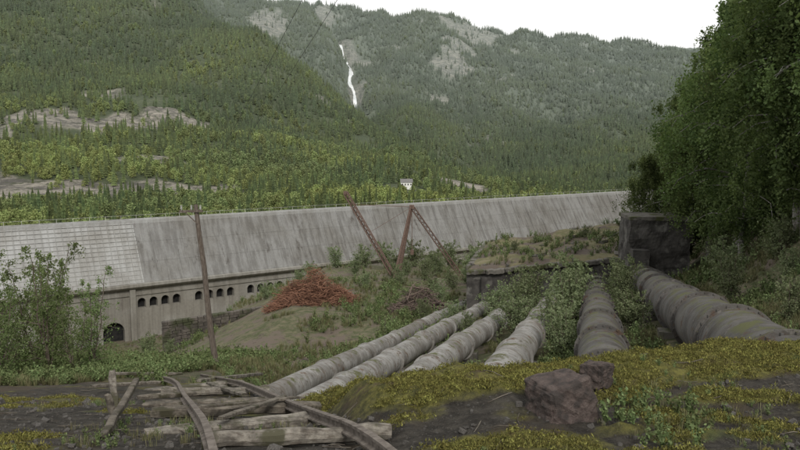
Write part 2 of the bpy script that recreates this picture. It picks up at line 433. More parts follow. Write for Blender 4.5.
# meadow strip below each cutting so the pale rock shows over the trees
a0=a
cb1=(np.abs(yv-(560+460*(a0+.577)))<24)&(a0<-.27);cb2=(np.abs(yv-(350+60*(a0+.577)))<28)&(a0<-.22)
keep&=~(cb1&(rng.uniform(0,1,n)<.5));keep&=~(cb2&(rng.uniform(0,1,n)<.88))
keep&=np.hypot(x-4,(yv-440)*.35)>16
keep&=(np.abs(x-4)>13)|(yv>440)|(yv<330)
keep&=(np.hypot(x-50,(yv-500)*.3)>17)
keep&=(dn>-.15)|(yv>900)
keep&=~((np.abs(a-fallpath(yv))*yv<12)&(yv>1400)&(yv<2250))
keep&=~((a>.45)&(rng.uniform(0,1,n)<.7))
x=x[keep];yv=yv[keep];dn=dn[keep];dn2=dn2[keep];nn=len(x)
z=H(x,yv)
pd=np.clip(.72-(yv-250)/1000+dn*2.6+dn2*.8,.07,.90)
isd=rng.uniform(0,1,nn)<pd
idx=np.where(isd,rng.integers(4,8,nn),rng.integers(0,4,nn))
sc=np.where(isd,rng.uniform(.5,1.15,nn),rng.uniform(.4,1.25,nn))
sc*=np.interp(yv,[120,260,500,1000],[.45,.6,.85,1.0])
rot=np.stack([rng.normal(0,.03,nn),rng.normal(0,.03,nn),rng.uniform(0,6.28,nn)],1)
instancer('forest',np.stack([x,yv,z-.2],1),rot,np.stack([sc*rng.uniform(.85,1.15,nn)]*2+[sc],1),protos,idx)

# ------------------------------------------------------------------ waterfall
mw=simple('white_water',(.58,.62,.64),(.82,.84,.85),.08,(1,1,.25),.5,.3,.5)
mb=MB();V=[];F=[];k=100
for i in range(k):
    y=2150-i*(2150-1500)/(k-1);a=float(fallpath(y));w=2.2+2.2*abs(math.sin(i*.31+1))**2+1.8*random.random()
    if i>70: w*=.75
    for s in(-1,-.3,.3,1):
        xx=a*y+s*w;V.append((xx,y,h(xx,y)+2.4+.6*(1-abs(s))))
F=[(i*4+j,i*4+j+1,i*4+j+5,i*4+j+4) for i in range(k-1) for j in range(3)]
mb.add(V,F);mb.build('waterfall',[mw],True)

# ------------------------------------------------------------------ houses on the far hillside
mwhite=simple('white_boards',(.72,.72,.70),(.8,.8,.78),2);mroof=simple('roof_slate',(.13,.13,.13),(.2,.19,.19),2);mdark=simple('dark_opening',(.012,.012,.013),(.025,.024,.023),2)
mgreyb=simple('grey_boards',(.30,.29,.27),(.40,.38,.36),2)
def house(name,hx,hy,sc,rz,mt):
    E=bpy.data.objects.new(name,None);S.collection.objects.link(E);E.location=(hx,hy,h(hx,hy)+1.2);E.scale=(sc,sc,sc);E.rotation_euler=(0,0,rz)
    mb=MB();mb.box((0,0,1),(9,6,6));mb.add([(-4.5,-3,4),(-4.5,3,4),(-4.5,0,6.2),(4.5,-3,4),(4.5,3,4),(4.5,0,6.2)],[(0,1,2),(3,5,4)]);w=mb.build('walls',[mt]);w.parent=E
    mb=MB();mb.add([(-5,-3.5,3.7),(5,-3.5,3.7),(5,0,6.4),(-5,0,6.4),(-5,3.5,3.7),(5,3.5,3.7)],[(0,1,2,3),(3,2,5,4)]);w=mb.build('roof',[mroof]);w.parent=E
    mb=MB()
    for i in range(4): mb.box((-3.3+2.2*i,-3.03,2),(.9,.08,1.3))
    w=mb.build('windows',[mdark]);w.parent=E
house('white_house',4,440,.8,.1,mwhite)
house('grey_cabin',46,500,.75,.5,mgreyb)

# ------------------------------------------------------------------ dam
def dammat(name,c1,c2,c3):
    m=bpy.data.materials.new(name);N=NT(m)
    st=noise(N,1,9,.65,stretch=(1.3,.3,.05));bl=noise(N,.12,6,.6);fi=noise(N,2.5,8,.7)
    col=mix(N,ramp(N,st,.42,.62),c1,c2)
    col=mix(N,ramp(N,bl,.42,.62),col,mix(N,1.0,col,(.80,.78,.75),'MULTIPLY'))
    col=mix(N,ramp(N,noise(N,1,9,.75,stretch=(.45,.3,.09)),.56,.68),col,c3)
    f2=ramp(N,fi,.3,.7);col=mix(N,f2,mix(N,1.0,col,(.84,.84,.84),'MULTIPLY'),col)
    finish(N,col,.92,fi,.5,.08);return m
md1=dammat('weathered_concrete',(.25,.25,.245),(.175,.172,.166),(.10,.091,.083))
md2=dammat('pale_concrete',(.40,.405,.405),(.34,.34,.335),(.27,.262,.25))
md3=dammat('lower_wall_concrete',(.31,.30,.275),(.24,.23,.208),(.16,.146,.13))
mrail=simple('galvanised_rail',(.35,.35,.34),(.5,.5,.48),4)
E=bpy.data.objects.new('concrete_dam',None);S.collection.objects.link(E);E.location=(OX,OY,0);E.rotation_euler=(0,0,math.atan2(.589,.808))
S0,S1=-75,190
def part(mb,n,mats): o=mb.build(n,mats);o.parent=E;return o
def prism(mb,s0,s1,prof,mat=0,step=None):
    k=len(prof);V=[(s,p[0],p[1]) for s in(s0,s1) for p in prof]
    F=[(i,(i+1)%k,k+(i+1)%k,k+i) for i in range(k)]+[tuple(range(k-1,-1,-1)),tuple(range(k,2*k))]
    mb.add(V,F,mat)
mb=MB();prism(mb,19.4,S1,[(0,-12.35),(-5.6,-22),(-5.0,-22.05),(6,-22.05),(2.5,-12.35)])
part(mb,'sloping_face',[md1])
mb=MB();prism(mb,S0,19.35,[(.0,-12.3),(-5.75,-22),(-5.0,-22.05),(6,-22.05),(2.5,-12.3)])
part(mb,'pale_sloping_face',[md2])
def fp(s,t,o=0):
    nx=.866;nz=.5
    return (s,-5.6*t-o*nx,-12.35-9.65*t+o*nz)
mb=MB();s=22.0
while s<S1:
    w=.09;V=[fp(s-w,.0,-.1),fp(s+w,.0,-.1),fp(s+w,.995,-.1),fp(s-w,.995,-.1),fp(s-w,.0,.07),fp(s+w,.0,.07),fp(s+w,.995,.07),fp(s-w,.995,.07)]
    mb.add(V,[(4,5,6,7),(0,1,5,4),(1,2,6,5),(3,0,4,7),(2,3,7,6)]);s+=4.2
for t in(.33,.66):
    V=[fp(19.5,t,.03),fp(S1,t,.03),fp(S1,t+.008,.03),fp(19.5,t+.008,.03),fp(19.5,t,-.1),fp(S1,t,-.1),fp(S1,t+.008,-.1),fp(19.5,t+.008,-.1)]
    mb.add(V,[(0,1,2,3),(0,4,5,1),(3,2,6,7)])
part(mb,'ribs',[md1])
mb=MB();s=S0+1
while s<19.2:
    V=[fp(s-.03,0,0),fp(s+.03,0,0),fp(s+.03,.99,0),fp(s-.03,.99,0),fp(s-.03,0,.20),fp(s+.03,0,.20),fp(s+.03,.99,.20),fp(s-.03,.99,.20)]
    mb.add(V,[(4,5,6,7),(0,1,5,4),(3,0,4,7),(1,2,6,5)]);s+=1.0
for k in range(14):
    t=.035+k*.07
    V=[fp(S0,t,0),fp(19.3,t,0),fp(19.3,t+.005,0),fp(S0,t+.005,0),fp(S0,t,.18),fp(19.3,t,.18),fp(19.3,t+.005,.18),fp(S0,t+.005,.18)]
    mb.add(V,[(4,5,6,7),(0,1,5,4),(2,3,7,6)])
part(mb,'panel_battens',[dammat('batten_concrete',(.37,.37,.36),(.32,.32,.31),(.26,.25,.24))])
mb=MB();prism(mb,S0,S1,[(-.15,-12.9),(-.15,-12.0),(.25,-12.0),(.25,-12.3),(2.2,-12.3),(2.2,-12.0),(2.6,-12.0),(2.6,-12.9)]);part(mb,'crest_parapet',[md2])
mb=MB();s=S0
while s<S1:
    mb.box((s,.05,-11.6),(.05,.05,.8));s+=2.5
for zz in(-11.2,): mb.box(((S0+S1)/2,.05,zz),(S1-S0,.035,.035))
part(mb,'crest_railing',[mrail])
mb=MB();prism(mb,S0,S1,[(-5.55,-22.02),(-6.3,-22.1),(-6.3,-22.55),(-5.9,-22.9),(-5.2,-22.95),(-5.2,-22.06)]);prism(mb,S0,S1,[(-5.25,-23.9),(-5.45,-23.9),(-5.45,-24.1),(-5.25,-24.1)]);part(mb,'ledge_cornice',[md3])
# lower wall with real arched openings
ar=[(14.3,3.4,-33,-29.9)]
s=18.9;i=0
while s<48:
    if i%5!=4: ar.append((s,1.35,-26.3,-25.3))
    s+=1.95;i+=1
s=54
while s<140: 
    ar.append((s,1.3,-26.3,-25.3));s+=3.2
for s in (-8,-16,-24): ar.append((s,1.3,-26.3,-25.3))
ar.sort();mb=MB();bk=MB();ZT,ZB,YW=-22.9,-40,-5.25
cur=S0
for c,w,zb,zs in ar:
    l,rr=c-w/2-.3,c+w/2+.3
    if l>cur: mb.add([(cur,YW,ZB),(l,YW,ZB),(l,YW,ZT),(cur,YW,ZT)],[(0,1,2,3)])
    arc=[(c-w/2,zb)]+[(c-w/2*math.cos(math.pi*j/10),zs+w/2*math.sin(math.pi*j/10)) for j in range(11)]+[(c+w/2,zb)]
    top=[(l,ZT)]+[(p[0],ZT) for p in arc[1:-1]]+[(rr,ZT)]
    mb.add([(l,YW,ZB),(c-w/2,YW,ZB),(c-w/2,YW,zb),(l,YW,ZT)],[(0,1,2,3)])
    mb.add([(rr,YW,ZB),(c+w/2,YW,ZB),(c+w/2,YW,zb),(rr,YW,ZT)],[(0,3,2,1)])
    mb.add([(c-w/2,YW,ZB),(c+w/2,YW,ZB),(c+w/2,YW,zb),(c-w/2,YW,zb)],[(0,1,2,3)])
    for j in range(len(arc)-1):
        a1,a2,t1,t2=arc[j],arc[j+1],top[j],top[j+1]
        mb.add([(a1[0],YW,a1[1]),(a2[0],YW,a2[1]),(t2[0],YW,t2[1]),(t1[0],YW,t1[1])],[(0,1,2,3)])
        mb.add([(a1[0],YW,a1[1]),(a2[0],YW,a2[1]),(a2[0],YW+.9,a2[1]),(a1[0],YW+.9,a1[1])],[(0,3,2,1)])
        f=1.14
        e1=(c+(a1[0]-c)*f,zs+(a1[1]-zs)*f if j>0 else a1[1]);e2=(c+(a2[0]-c)*f,zs+(a2[1]-zs)*f if j<len(arc)-2 else a2[1])
        mb.add([(a1[0],YW-.08,a1[1]),(a2[0],YW-.08,a2[1]),(e2[0],YW-.08,e2[1]),(e1[0],YW-.08,e1[1]),(e1[0],YW,e1[1]),(e2[0],YW,e2[1])],[(0,1,2,3),(3,2,5,4)])
    mb.add([(c-w/2,YW,zb),(c+w/2,YW,zb),(c+w/2,YW+.9,zb),(c-w/2,YW+.9,zb)],[(0,1,2,3)])
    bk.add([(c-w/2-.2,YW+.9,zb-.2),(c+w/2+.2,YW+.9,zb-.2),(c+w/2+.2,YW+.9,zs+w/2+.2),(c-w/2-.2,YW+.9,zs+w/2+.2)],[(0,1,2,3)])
    cur=rr
mb.add([(cur,YW,ZB),(S1,YW,ZB),(S1,YW,ZT),(cur,YW,ZT)],[(0,1,2,3)])
for s in(17.4,50.3,-4):
    mb.box((s,YW-.25,-31.4),(.9,.5,16.8))
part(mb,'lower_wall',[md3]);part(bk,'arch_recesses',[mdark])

# ------------------------------------------------------------------ penstock pipes
def pipemat(name,c1,c2,c3,mossy,rust,rt):
    mp=bpy.data.materials.new(name);N=NT(mp)
    tc=N.n('ShaderNodeTexCoord').outputs['Object']
    ro=N.n('ShaderNodeMapping');ro.inputs['Rotation'].default_value=(0,0,math.radians(15.7));N.l(tc,ro.inputs[0]);v=ro.outputs[0]
    st=noise(N,1.1,6,.65,vec=v);b2=noise(N,.35,5,.55,vec=v);f2=noise(N,20,6,.7,vec=v);dr=noise(N,1,6,.65,vec=v,stretch=(.8,3.5,.6));pa=noise(N,3.5,7,.7,vec=v)
    col=mix(N,ramp(N,st,.40,.60),c1,c2)
    col=mix(N,ramp(N,dr,.49,.64),col,mix(N,1.0,col,(.62,.57,.52),'MULTIPLY'))
    col=mix(N,ramp(N,b2,.50,.62),col,mix(N,.5,col,c3))
    col=mix(N,ramp(N,pa,.57,.65),col,c3)
    col=mix(N,ramp(N,noise(N,2.1,7,.7,vec=v),rt,rt+.08),col,rust)
    col=mix(N,ramp(N,f2,.3,.7),mix(N,1.0,col,(.80,.80,.80),'MULTIPLY'),col)
    nz=N.n('ShaderNodeNewGeometry').outputs['Normal'];sp=N.n('ShaderNodeSeparateXYZ');N.l(nz,sp.inputs[0])
    mu=N.n('ShaderNodeMath',operation='MULTIPLY');N.l(ramp(N,sp.outputs[2],.40,.90),mu.inputs[0]);N.l(ramp(N,noise(N,1.3,8,.75,vec=v),mossy,mossy+.08),mu.inputs[1])
    col=mix(N,mu.outputs[0],col,(.085,.088,.035))
    finish(N,col,.8,f2,.35,.015);return mp
mp=pipemat('weathered_pipe',(.33,.325,.315),(.215,.208,.196),(.12,.105,.09),.53,(.14,.10,.073),.57)
mp2=pipemat('dark_pipe',(.115,.11,.106),(.078,.073,.069),(.15,.14,.127),.49,(.085,.058,.043),.56)
mcr=simple('mossy_concrete',(.15,.14,.125),(.065,.06,.053),1.1,c3=(.055,.06,.025),s3=.8,t3=(.5,.6),bd=.1)
US=[(3.5,.88,62,mp2),(.4,.72,62,mp2),(-2.5,.60,62,mp),(-5.6,.55,61,mp),(-8.9,.55,61,mp),(-12.3,.55,100,mp)]
for u,rd,yend,mt in US:
    mb=MB();P=[]
    def pc(y): x=(u+.27*y)/.963;return Vector((x+.05*math.sin(y*.13+u*2),y,Pz(x,y)+.05*math.sin(y*.25+u)))
    y=10.0
    while y<yend: P.append(pc(y));y+=1.0
    mb.tube(P,rd,32,0)
    y=11+abs(u)*.3
    d=(P[-1]-P[0]).normalized()
    step=4.8 if rd>.7 else 6.0
    while y<yend-2:
        c=pc(y);f=.05 if rd<.7 else .08
        mb.tube([c-d*.14,c-d*.13,c+d*.13,c+d*.14],[rd,rd+f*.5,rd+f*.5,rd],32,0)
        for o_ in(-.045,.045): mb.tube([c+d*(o_-.03),c+d*(o_-.028),c+d*(o_+.028),c+d*(o_+.03)],[rd+f*.5,rd+f*1.6,rd+f*1.6,rd+f*.5],32,0)
        if rd>.7:
            for j in range(24):
                t=j*2*math.pi/24;e1=d.cross(Vector((0,0,1))).normalized();e2=d.cross(e1)
                q=c+(e1*math.cos(t)+e2*math.sin(t))*(rd+.08);mb.box(q,(.05,.24,.05),0)
        y+=step
    y=12
    while y<yend-3:
        c=pc(y);mb.box(c+Vector((0,0,-rd-.35)),(rd*2.3,.7,1.1),1,Matrix.Rotation(-.27,3,'Z'));y+=6.5
    o=mb.build('penstock_pipe',[mt,mcr],True)
    md=o.modifiers.new('e','EDGE_SPLIT');md.split_angle=math.radians(35)

# ------------------------------------------------------------------ ruined valve house + anchor block
E=bpy.data.objects.new('concrete_valve_house',None);S.collection.objects.link(E)
fl,fr,br,bl_=(5.8,59.5,-10.6),(20.5,57.5,-9.0),(26,77,-8.2),(9.5,77,-10.7)
CV=[Vector(c) for c in (fl,fr,br,bl_)]
def roofz(i,j):
    p=CV[0].lerp(CV[1],i).lerp(CV[3].lerp(CV[2],i),j)
    e=min(i,1-i,j,1-j)
    p.z+=.22+(1.3*float(fbm(np.array(p.x*.28),np.array(p.y*.28),4,51))+.35)*min(1,e*7)+.25*float(fbm(np.array(p.x*1.7),np.array(p.y*1.7),3,52))
    if e==0:p.z-=.25
    return p
mroofm=simple('mossy_roof',(.10,.10,.045),(.17,.148,.09),.9,c3=(.10,.08,.066),s3=.35,t3=(.46,.56),bd=.3)
mb=MB();n=40
V=[roofz(i/n,j/n) for i in range(n+1) for j in range(n+1)]
F=[(i*(n+1)+j,(i+1)*(n+1)+j,(i+1)*(n+1)+j+1,i*(n+1)+j+1) for i in range(n) for j in range(n)]
mb.add(V,F);o=mb.build('mossy_roof',[mroofm],True);o.parent=E
mdk=simple('dark_concrete',(.085,.08,.075),(.04,.037,.035),1.3,c3=(.135,.13,.12),s3=.9,t3=(.54,.64),bd=.15)  # dark mottled concrete with paler patches
mb=MB()
cs=CV
for a_,b_ in((0,1),(1,2),(2,3),(3,0)):
    p,q=cs[a_],cs[b_]
    mb.add([p,q,q-Vector((0,0,8)),p-Vector((0,0,8))],[(0,3,2,1)])
o=mb.build('walls',[mdk]);o.parent=E
mb=MB();r=random.Random(3)
for a_,b_ in((0,1),(3,0)):
    p,q=cs[a_]+Vector((0,0,.0)),cs[b_]+Vector((0,0,.0))
    n=9
    for k in range(n):
        if r.random()<.22: continue
        mb.plank(p.lerp(q,k/n)+Vector((0,-.1,r.uniform(-.12,.05))),p.lerp(q,(k+.97)/n)+Vector((0,-.1,r.uniform(-.12,.05))),.7,.45*r.uniform(.7,1.1),0,k,.06)
o=mb.build('roof_edge_beam',[mcr]);o.parent=E
mb=MB()
for k in range(5):
    p=cs[0].lerp(cs[1],(k+.5)/5);mb.box(p+Vector((0,-.25,-4.2)),(.5,.5,7.4))
o=mb.build('pilasters',[mdk]);o.parent=E
mb=MB()
rp=random.Random(8)
for k in range(40):
    i,j=rp.random(),rp.random();p=roofz(i,j);s=rp.uniform(.15,.6);mb.box(p,(s*1.6,s,s*.7),0,Matrix.Rotation(rp.uniform(0,3),3,'Z')@Matrix.Rotation(rp.uniform(-.4,.4),3,'X'),s*.15)
o=mb.build('roof_rubble',[mcr]);o.parent=E
def rough(o,seed,amt,cuts=22):
    import bmesh
    bm=bmesh.new();bm.from_mesh(o.data);bmesh.ops.subdivide_edges(bm,edges=bm.edges[:],cuts=cuts,use_grid_fill=True);bm.normal_update()
    co=np.array([v.co[:] for v in bm.verts]);nv=[v.normal.copy() for v in bm.verts]
    D=fbm(co[:,0]*.9+co[:,2]*.6,co[:,1]*.9+co[:,2]*1.1,4,seed)*amt
    for v,nn_,d in zip(bm.verts,nv,D): v.co+=nn_*float(d)
    bm.to_mesh(o.data);bm.free()
E=bpy.data.objects.new('concrete_anchor_block',None);S.collection.objects.link(E)
R=Matrix.Rotation(-.12,3,'Z')
mb=MB();mb.box((20.7,56.0,-8.4),(4.7,4.2,5.9),0,R);o=mb.build('block_body',[mdk]);rough(o,5,.5,26);o.parent=E
mb=MB();mb.box((20.7,56.0,-5.38),(4.85,4.3,.26),0,R);o=mb.build('block_cap',[mcr]);rough(o,7,.2,14);o.parent=E
mb=MB();mb.box((18.8,53.7,-10.0),(1.3,1.0,4.5),0,R);o=mb.build('block_buttress',[mdk]);rough(o,9,.2,10);o.parent=E

# ------------------------------------------------------------------ retaining wall
def rubble(name,a,b,ht,th,mat,seed):
    r=random.Random(seed);mb=MB();a=Vector(a);b=Vector(b);L=(b-a).length;d=(b-a)/L;q=d.to_track_quat('X','Z').to_matrix()
    z=0
    while z<ht:
        s=0;hh=r.uniform(.3,.45)
        while s<L:
            w=r.uniform(.5,1.1)
            if z<ht-.5 or r.random()<.75: mb.box(a+d*(s+w/2)+Vector((0,0,z+hh/2-ht)),(w*.96,th*r.uniform(.85,1.05),hh*.96),0,q,.03)
            s+=w
        z+=hh
    o=mb.build(name,[mat]);bv=o.modifiers.new('b','BEVEL');bv.width=.04;bv.segments=1;return o
rubble('stone_retaining_wall',(-26,74,-18.7),(-13.2,80,-17.9),4.2,.7,simple('dark_stone',(.06,.053,.047),(.12,.105,.092),1.2,c3=(.05,.055,.03)),5)

# ------------------------------------------------------------------ wooden utility pole
mwood=simple('weathered_wood',(.08,.062,.05),(.16,.135,.115),9,(3,3,.4),.9,.6,.02)
def timbermat():
    m=bpy.data.materials.new('grey_timber');N=NT(m)
    v=N.n('ShaderNodeTexCoord').outputs['Object']
    g=noise(N,9,8,.7,vec=v);k=noise(N,40,5,.7,vec=v,stretch=(.15,1,1))
    col=mix(N,ramp(N,g,.35,.65),(.10,.09,.078),(.24,.22,.19))
    col=mix(N,ramp(N,k,.45,.65),col,mix(N,1.0,col,(.55,.52,.5),'MULTIPLY'))
    col=mix(N,ramp(N,noise(N,3,6,.65,vec=v),.50,.60),col,(.065,.062,.04))
    col=mix(N,1.0,col,mix(N,attr(N,'lv'),(.65,.62,.58),(1.15,1.15,1.15)),'MULTIPLY')
    finish(N,col,.9,k,.7,.01);return m
mgrey=timbermat()
mrust=simple('rusty_steel',(.10,.065,.052),(.17,.118,.097),8,None,.85,.5,.02)
mb=MB();bz=h(-8.4,31)
B=Vector((-8.4,31,bz-.5));T=Vector((-9.15,31,-2.45))
mb.tube([B.lerp(T,k/6)+Vector((.03*math.sin(k*2),0,0)) for k in range(7)],[.15-.008*k for k in range(7)],12)
c=B.lerp(T,.965);mb.beam(c+Vector((-.75,-.13,0)),c+Vector((.3,-.13,.03)),.09,.1)
for dx in(-.65,-.2,.2): mb.tube([c+Vector((dx,-.13,.05)),c+Vector((dx,-.13,.14)),c+Vector((dx,-.13,.2)),c+Vector((dx,-.13,.28))],[.02,.05,.035,.045],8,1)
mb.beam(c+Vector((-.5,-.13,-.02)),B.lerp(T,.9)+Vector((0,-.13,0)),.04,.04)
mb.build('utility_pole',[mwood,simple('insulator',(.3,.3,.28),(.4,.4,.38),5)],True).modifiers.new('e','EDGE_SPLIT')
mcable=simple('cable',(.05,.05,.05),(.08,.08,.08),5)
mb=MB()
for k,e in enumerate([Vector((-.75,8,2.3)),Vector((-.25,9,2.7))]):
    a_=c+Vector((-.65+.45*k,-.13,.28))
    P=[a_.lerp(e,t/14)-Vector((0,0,.35*math.sin(math.pi*t/14))) for t in range(15)]
    P.append(e+(e-a_)*.5);mb.tube(P,.0035,5)
mb.build('overhead_cable',[mcable])

# ------------------------------------------------------------------ derrick frame
mb=MB();g0=lambda x,y:h(x,y)-.4
top=Vector((1.45,85,-7.0))
fA=(-.35,85,g0(-.35,85));fB=(-.9,83.2,g0(-.9,83.2))
def lattice(mb,a,b,w,r,n):
    a=Vector(a);b=Vector(b);d=(b-a);q=d.to_track_quat('Z','X').to_matrix();cn=[q@Vector((i*w/2,j*w/2,0)) for i,j in((-1,-1),(1,-1),(1,1),(-1,1))]
    for k in cn: mb.tube([a+k,b+k],r,5)
    for i in range(n):
        for k in range(4):
            p=a.lerp(b,i/n)+cn[k];q2=a.lerp(b,(i+1)/n)+cn[(k+1)%4];mb.tube([p,q2],r*.55,4)
mb.tube([fA,top],[.24,.16],8);mb.tube([fB,top+Vector((-.15,-.3,0))],[.18,.13],8)
lattice(mb,(8.3,86,g0(8.3,86)-0),top+Vector((.1,.1,-.1)),.42,.065,18)
lattice(mb,(-.9,82,g0(-.9,82)+1.5),(-6.6,84,-5.2),.42,.065,18)
mb.tube([top,(-5.9,84,-6.6)],.04,5);mb.tube([top,(-3.4,83.5,-9.8)],.025,5);mb.tube([top,(1.5,84.8,-12.5)],.04,5)
mb.box(top,(.6,.6,.5));mb.box((1.5,84.8,-12.6),(.4,.3,.6));mb.box((-6.6,84,-5.2),(.5,.5,.4))
mb.build('rusty_derrick_crane',[mrust])

# ------------------------------------------------------------------ brush / scrap piles
def pile(name,cx,cy,rx,ry,ht,n,mat,rad,seed):
    r=random.Random(seed);mb=MB()
    g=np.random.default_rng(seed);A=g.uniform(0,6.28,n);Q=np.sqrt(g.uniform(0,1,n));PX=cx+np.cos(A)*Q*rx;PY=cy+np.sin(A)*Q*ry
    HG=H(PX,PY);PR=ht*np.maximum(0,1-Q**1.3)*(.95+1.5*fbm(PX*.8,PY*.8,3,seed))
    for i in range(n):
        px,py,z=PX[i],PY[i],HG[i]+r.uniform(.1,1)*PR[i]
        L=r.uniform(.5,2.2);t=r.uniform(0,6.28);e=r.uniform(-.35,.6)
        d=Vector((math.cos(t),math.sin(t),e))*L;p=Vector((px,py,z))
        k=Vector([r.uniform(-.3,.3) for _ in range(3)])
        mb.tube([p-d/2,p+k,p+d/2],[rad*r.uniform(.6,1.4),rad,rad*.4],4,0,False,r.random())
    m=bpy.data.materials.new(name+'_mat');N=NT(m);col=mix(N,attr(N,'lv'),mat[0],mat[1]);finish(N,col,.9)
    return mb.build(name,[m])
pile('red_brush_pile',-9.0,70,4.6,3,3.3,3000,((.10,.05,.035),(.30,.16,.105)),.028,1)
pile('grey_brush_pile',1.9,64,2.9,2,2.4,1100,((.06,.045,.04),(.21,.16,.135)),.03,2)

# ------------------------------------------------------------------ rail track
mrl=simple('rail_rust',(.085,.07,.06),(.18,.157,.138),14,None,.8,.6,.006)
E=bpy.data.objects.new('incline_rail_track',None);S.collection.objects.link(E)
def tz(y): return -1.78-.30*(max(y,3.9)-3.9)+.10*(3.9-min(max(y,1),3.9))
def rail(dx,y0,y1,bend):
    mb=MB();prof=[(-.05,0),(.05,0),(.05,.015),(.012,.03),(.012,.085),(.034,.095),(.034,.125),(-.034,.125),(-.034,.095),(-.012,.085),(-.012,.03),(-.05,.015)]
    V=[];n=60;sc=.66
    for i in range(n+1):
        y=y0+(y1-y0)*i/n;e=max(0,(i/n-.6)/.4)
        zz=(tz(y-.5)+tz(y-.25)+tz(y)+tz(y+.25)+tz(y+.5))/5
        x=track_x(y)+dx+bend*e*e+.012*math.sin(y*.9+dx*3);z=zz+.085+.012*math.sin(y*.8+dx)
        for p in prof: V.append((x+p[0]*.94*sc,y+p[0]*.34*sc,z+p[1]*sc))
    k=len(prof);F=[(i*k+j,i*k+(j+1)%k,(i+1)*k+(j+1)%k,(i+1)*k+j) for i in range(n) for j in range(k)]+[tuple(range(k)),tuple(n*k+j for j in range(k-1,-1,-1))]
    mb.add(V,F);return mb.build('rail',[mrl])
for o in(rail(.0,2.2,14.5,-.35),rail(-.95,2.2,13.5,-.35)): o.parent=E
r=random.Random(15)
ys=[3.55,4.3,5.3,6.3,7.6,9.4,11.3]
for k,y in enumerate(ys):
    mb=MB();x=track_x(y)
    a1=Vector((x+.2+r.uniform(-.25,.1),y+.10+r.uniform(-.18,.18),tz(y)+.02));b1=Vector((x-1.15+r.uniform(-.2,.3),y-.28+r.uniform(-.15,.15),tz(y-.28)+.02+r.uniform(-.03,.02)))
    if k in(1,5):
        mb.tube([a1.lerp(b1,q/8)+Vector((0,.01*math.sin(q*1.3),.008*math.sin(q*2))) for q in range(9)],[.055+.006*math.sin(q*1.7) for q in range(9)],10,lv=.9)
    else: mb.plank(a1,b1,.12+.03*r.random(),.09,0,k,.010)
    o=mb.build('sleeper',[mgrey],False);o.parent=E
# loose timbers left of the track
tn=[0]
def timber(name,a,b,w,hh):
    tn[0]+=1;mb=MB();mb.plank(a,b,w,hh,0,tn[0],.006);return mb.build(name,[mgrey])
timber('loose_timber',(-2.05,4.6,-1.97),(-2.62,6.7,-2.28),.06,.05)
timber('broken_post',(-2.62,6.2,-2.6),(-2.72,6.35,-2.08),.06,.06)
timber('broken_post',(-2.30,5.5,-2.4),(-2.36,5.42,-1.98),.05,.05)
timber('loose_timber',(-2.9,7.4,-2.72),(-2.35,7.9,-2.85),.07,.05)
timber('loose_timber',(-1.9,8.2,-2.98),(-3.0,10.5,-3.62),.09,.05)
timber('loose_timber',(-3.6,12.0,-4.1),(-3.3,16.0,-5.3),.12,.07)
timber('loose_timber',(-1.35,5.0,-2.0),(-1.15,6.7,-2.45),.06,.03)
timber('loose_timber',(-1.75,5.9,-2.25),(-.95,6.6,-2.42),.05,.025)
timber('loose_timber',(-4.6,10.0,-3.5),(-3.9,10.9,-3.75),.08,.05)
timber('loose_timber',(-5.6,13.0,-4.3),(-4.6,14.2,-4.7),.08,.05)
# fallen twigs and sticks
rs=random.Random(77);mb=MB();nT=420
g=np.random.default_rng(5);ty=g.uniform(3,12,nT);tx=np.where(np.arange(nT)%2==1,track_x(ty)+g.normal(-.6,1.1,nT),g.uniform(-.6,.6,nT)*ty)
Lt=g.uniform(.05,.3,nT);th=g.uniform(0,6.28,nT);dxx=np.cos(th)*Lt/2;dyy=np.sin(th)*Lt/2
h0=H(tx-dxx,ty-dyy);h1=H(tx,ty);h2=H(tx+dxx,ty+dyy);ey=edge_y(tx)
for i in range(nT):
    if i%2==0 and ty[i]>ey[i]: continue
    P=[(tx[i]-dxx[i],ty[i]-dyy[i],h0[i]+.01),(tx[i]+rs.gauss(0,.015),ty[i]+rs.gauss(0,.015),h1[i]+.015),(tx[i]+dxx[i],ty[i]+dyy[i],h2[i]+.01)]
    rr=rs.uniform(.0015,.004);mb.tube(P,[rr,rr,rr*.6],4,0,False)
mtw=simple('twig_brown',(.06,.05,.04),(.17,.15,.125),9)
mb.build('fallen_twigs',[mtw])

# ------------------------------------------------------------------ rocks
def rock(name,c,sz,seed,rz,mat):
    r=random.Random(seed);import bmesh
    bm=bmesh.new();bmesh.ops.create_cube(bm,size=1)
    for v in bm.verts: v.co+=Vector([r.uniform(-.13,.13) for _ in range(3)])
    bmesh.ops.bevel(bm,geom=bm.edges[:],offset=.07,segments=1,affect='EDGES')
    bmesh.ops.subdivide_edges(bm,edges=bm.edges[:],cuts=8,use_grid_fill=True)
    bmesh.ops.triangulate(bm,faces=bm.faces[:])
    co=np.array([v.co[:] for v in bm.verts])*6;co[:,0]+=seed
    D=fbm(co[:,0]+co[:,2]*1.3,co[:,1]-co[:,2]*.7,5,seed)
    for v,d in zip(bm.verts,D): v.co+=v.co.normalized()*float(d)*.17
    me=bpy.data.meshes.new(name);bm.to_mesh(me);bm.free();me.materials.append(mat)
    o=bpy.data.objects.new(name,me);o.location=c;o.scale=sz;o.rotation_euler=(r.uniform(-.1,.1),r.uniform(-.1,.1),rz);S.collection.objects.link(o);return o
mrock=simple('reddish_rock',(.075,.057,.052),(.12,.095,.086),14,None,.9,1.0,.02,c3=(.05,.042,.039),s3=3.5,t3=(.44,.60))
rock('boulder',(1.13,4.62,h(1.13,4.62)+.12),(.35,.30,.34),3,.35,mrock)
rock('boulder',(1.54,5.28,h(1.54,5.28)+.10),(.18,.18,.21),5,.8,mrock)
mgs=simple('grey_stone',(.07,.065,.06),(.16,.15,.14),8,None,.9,.8,.02)
protos=[]
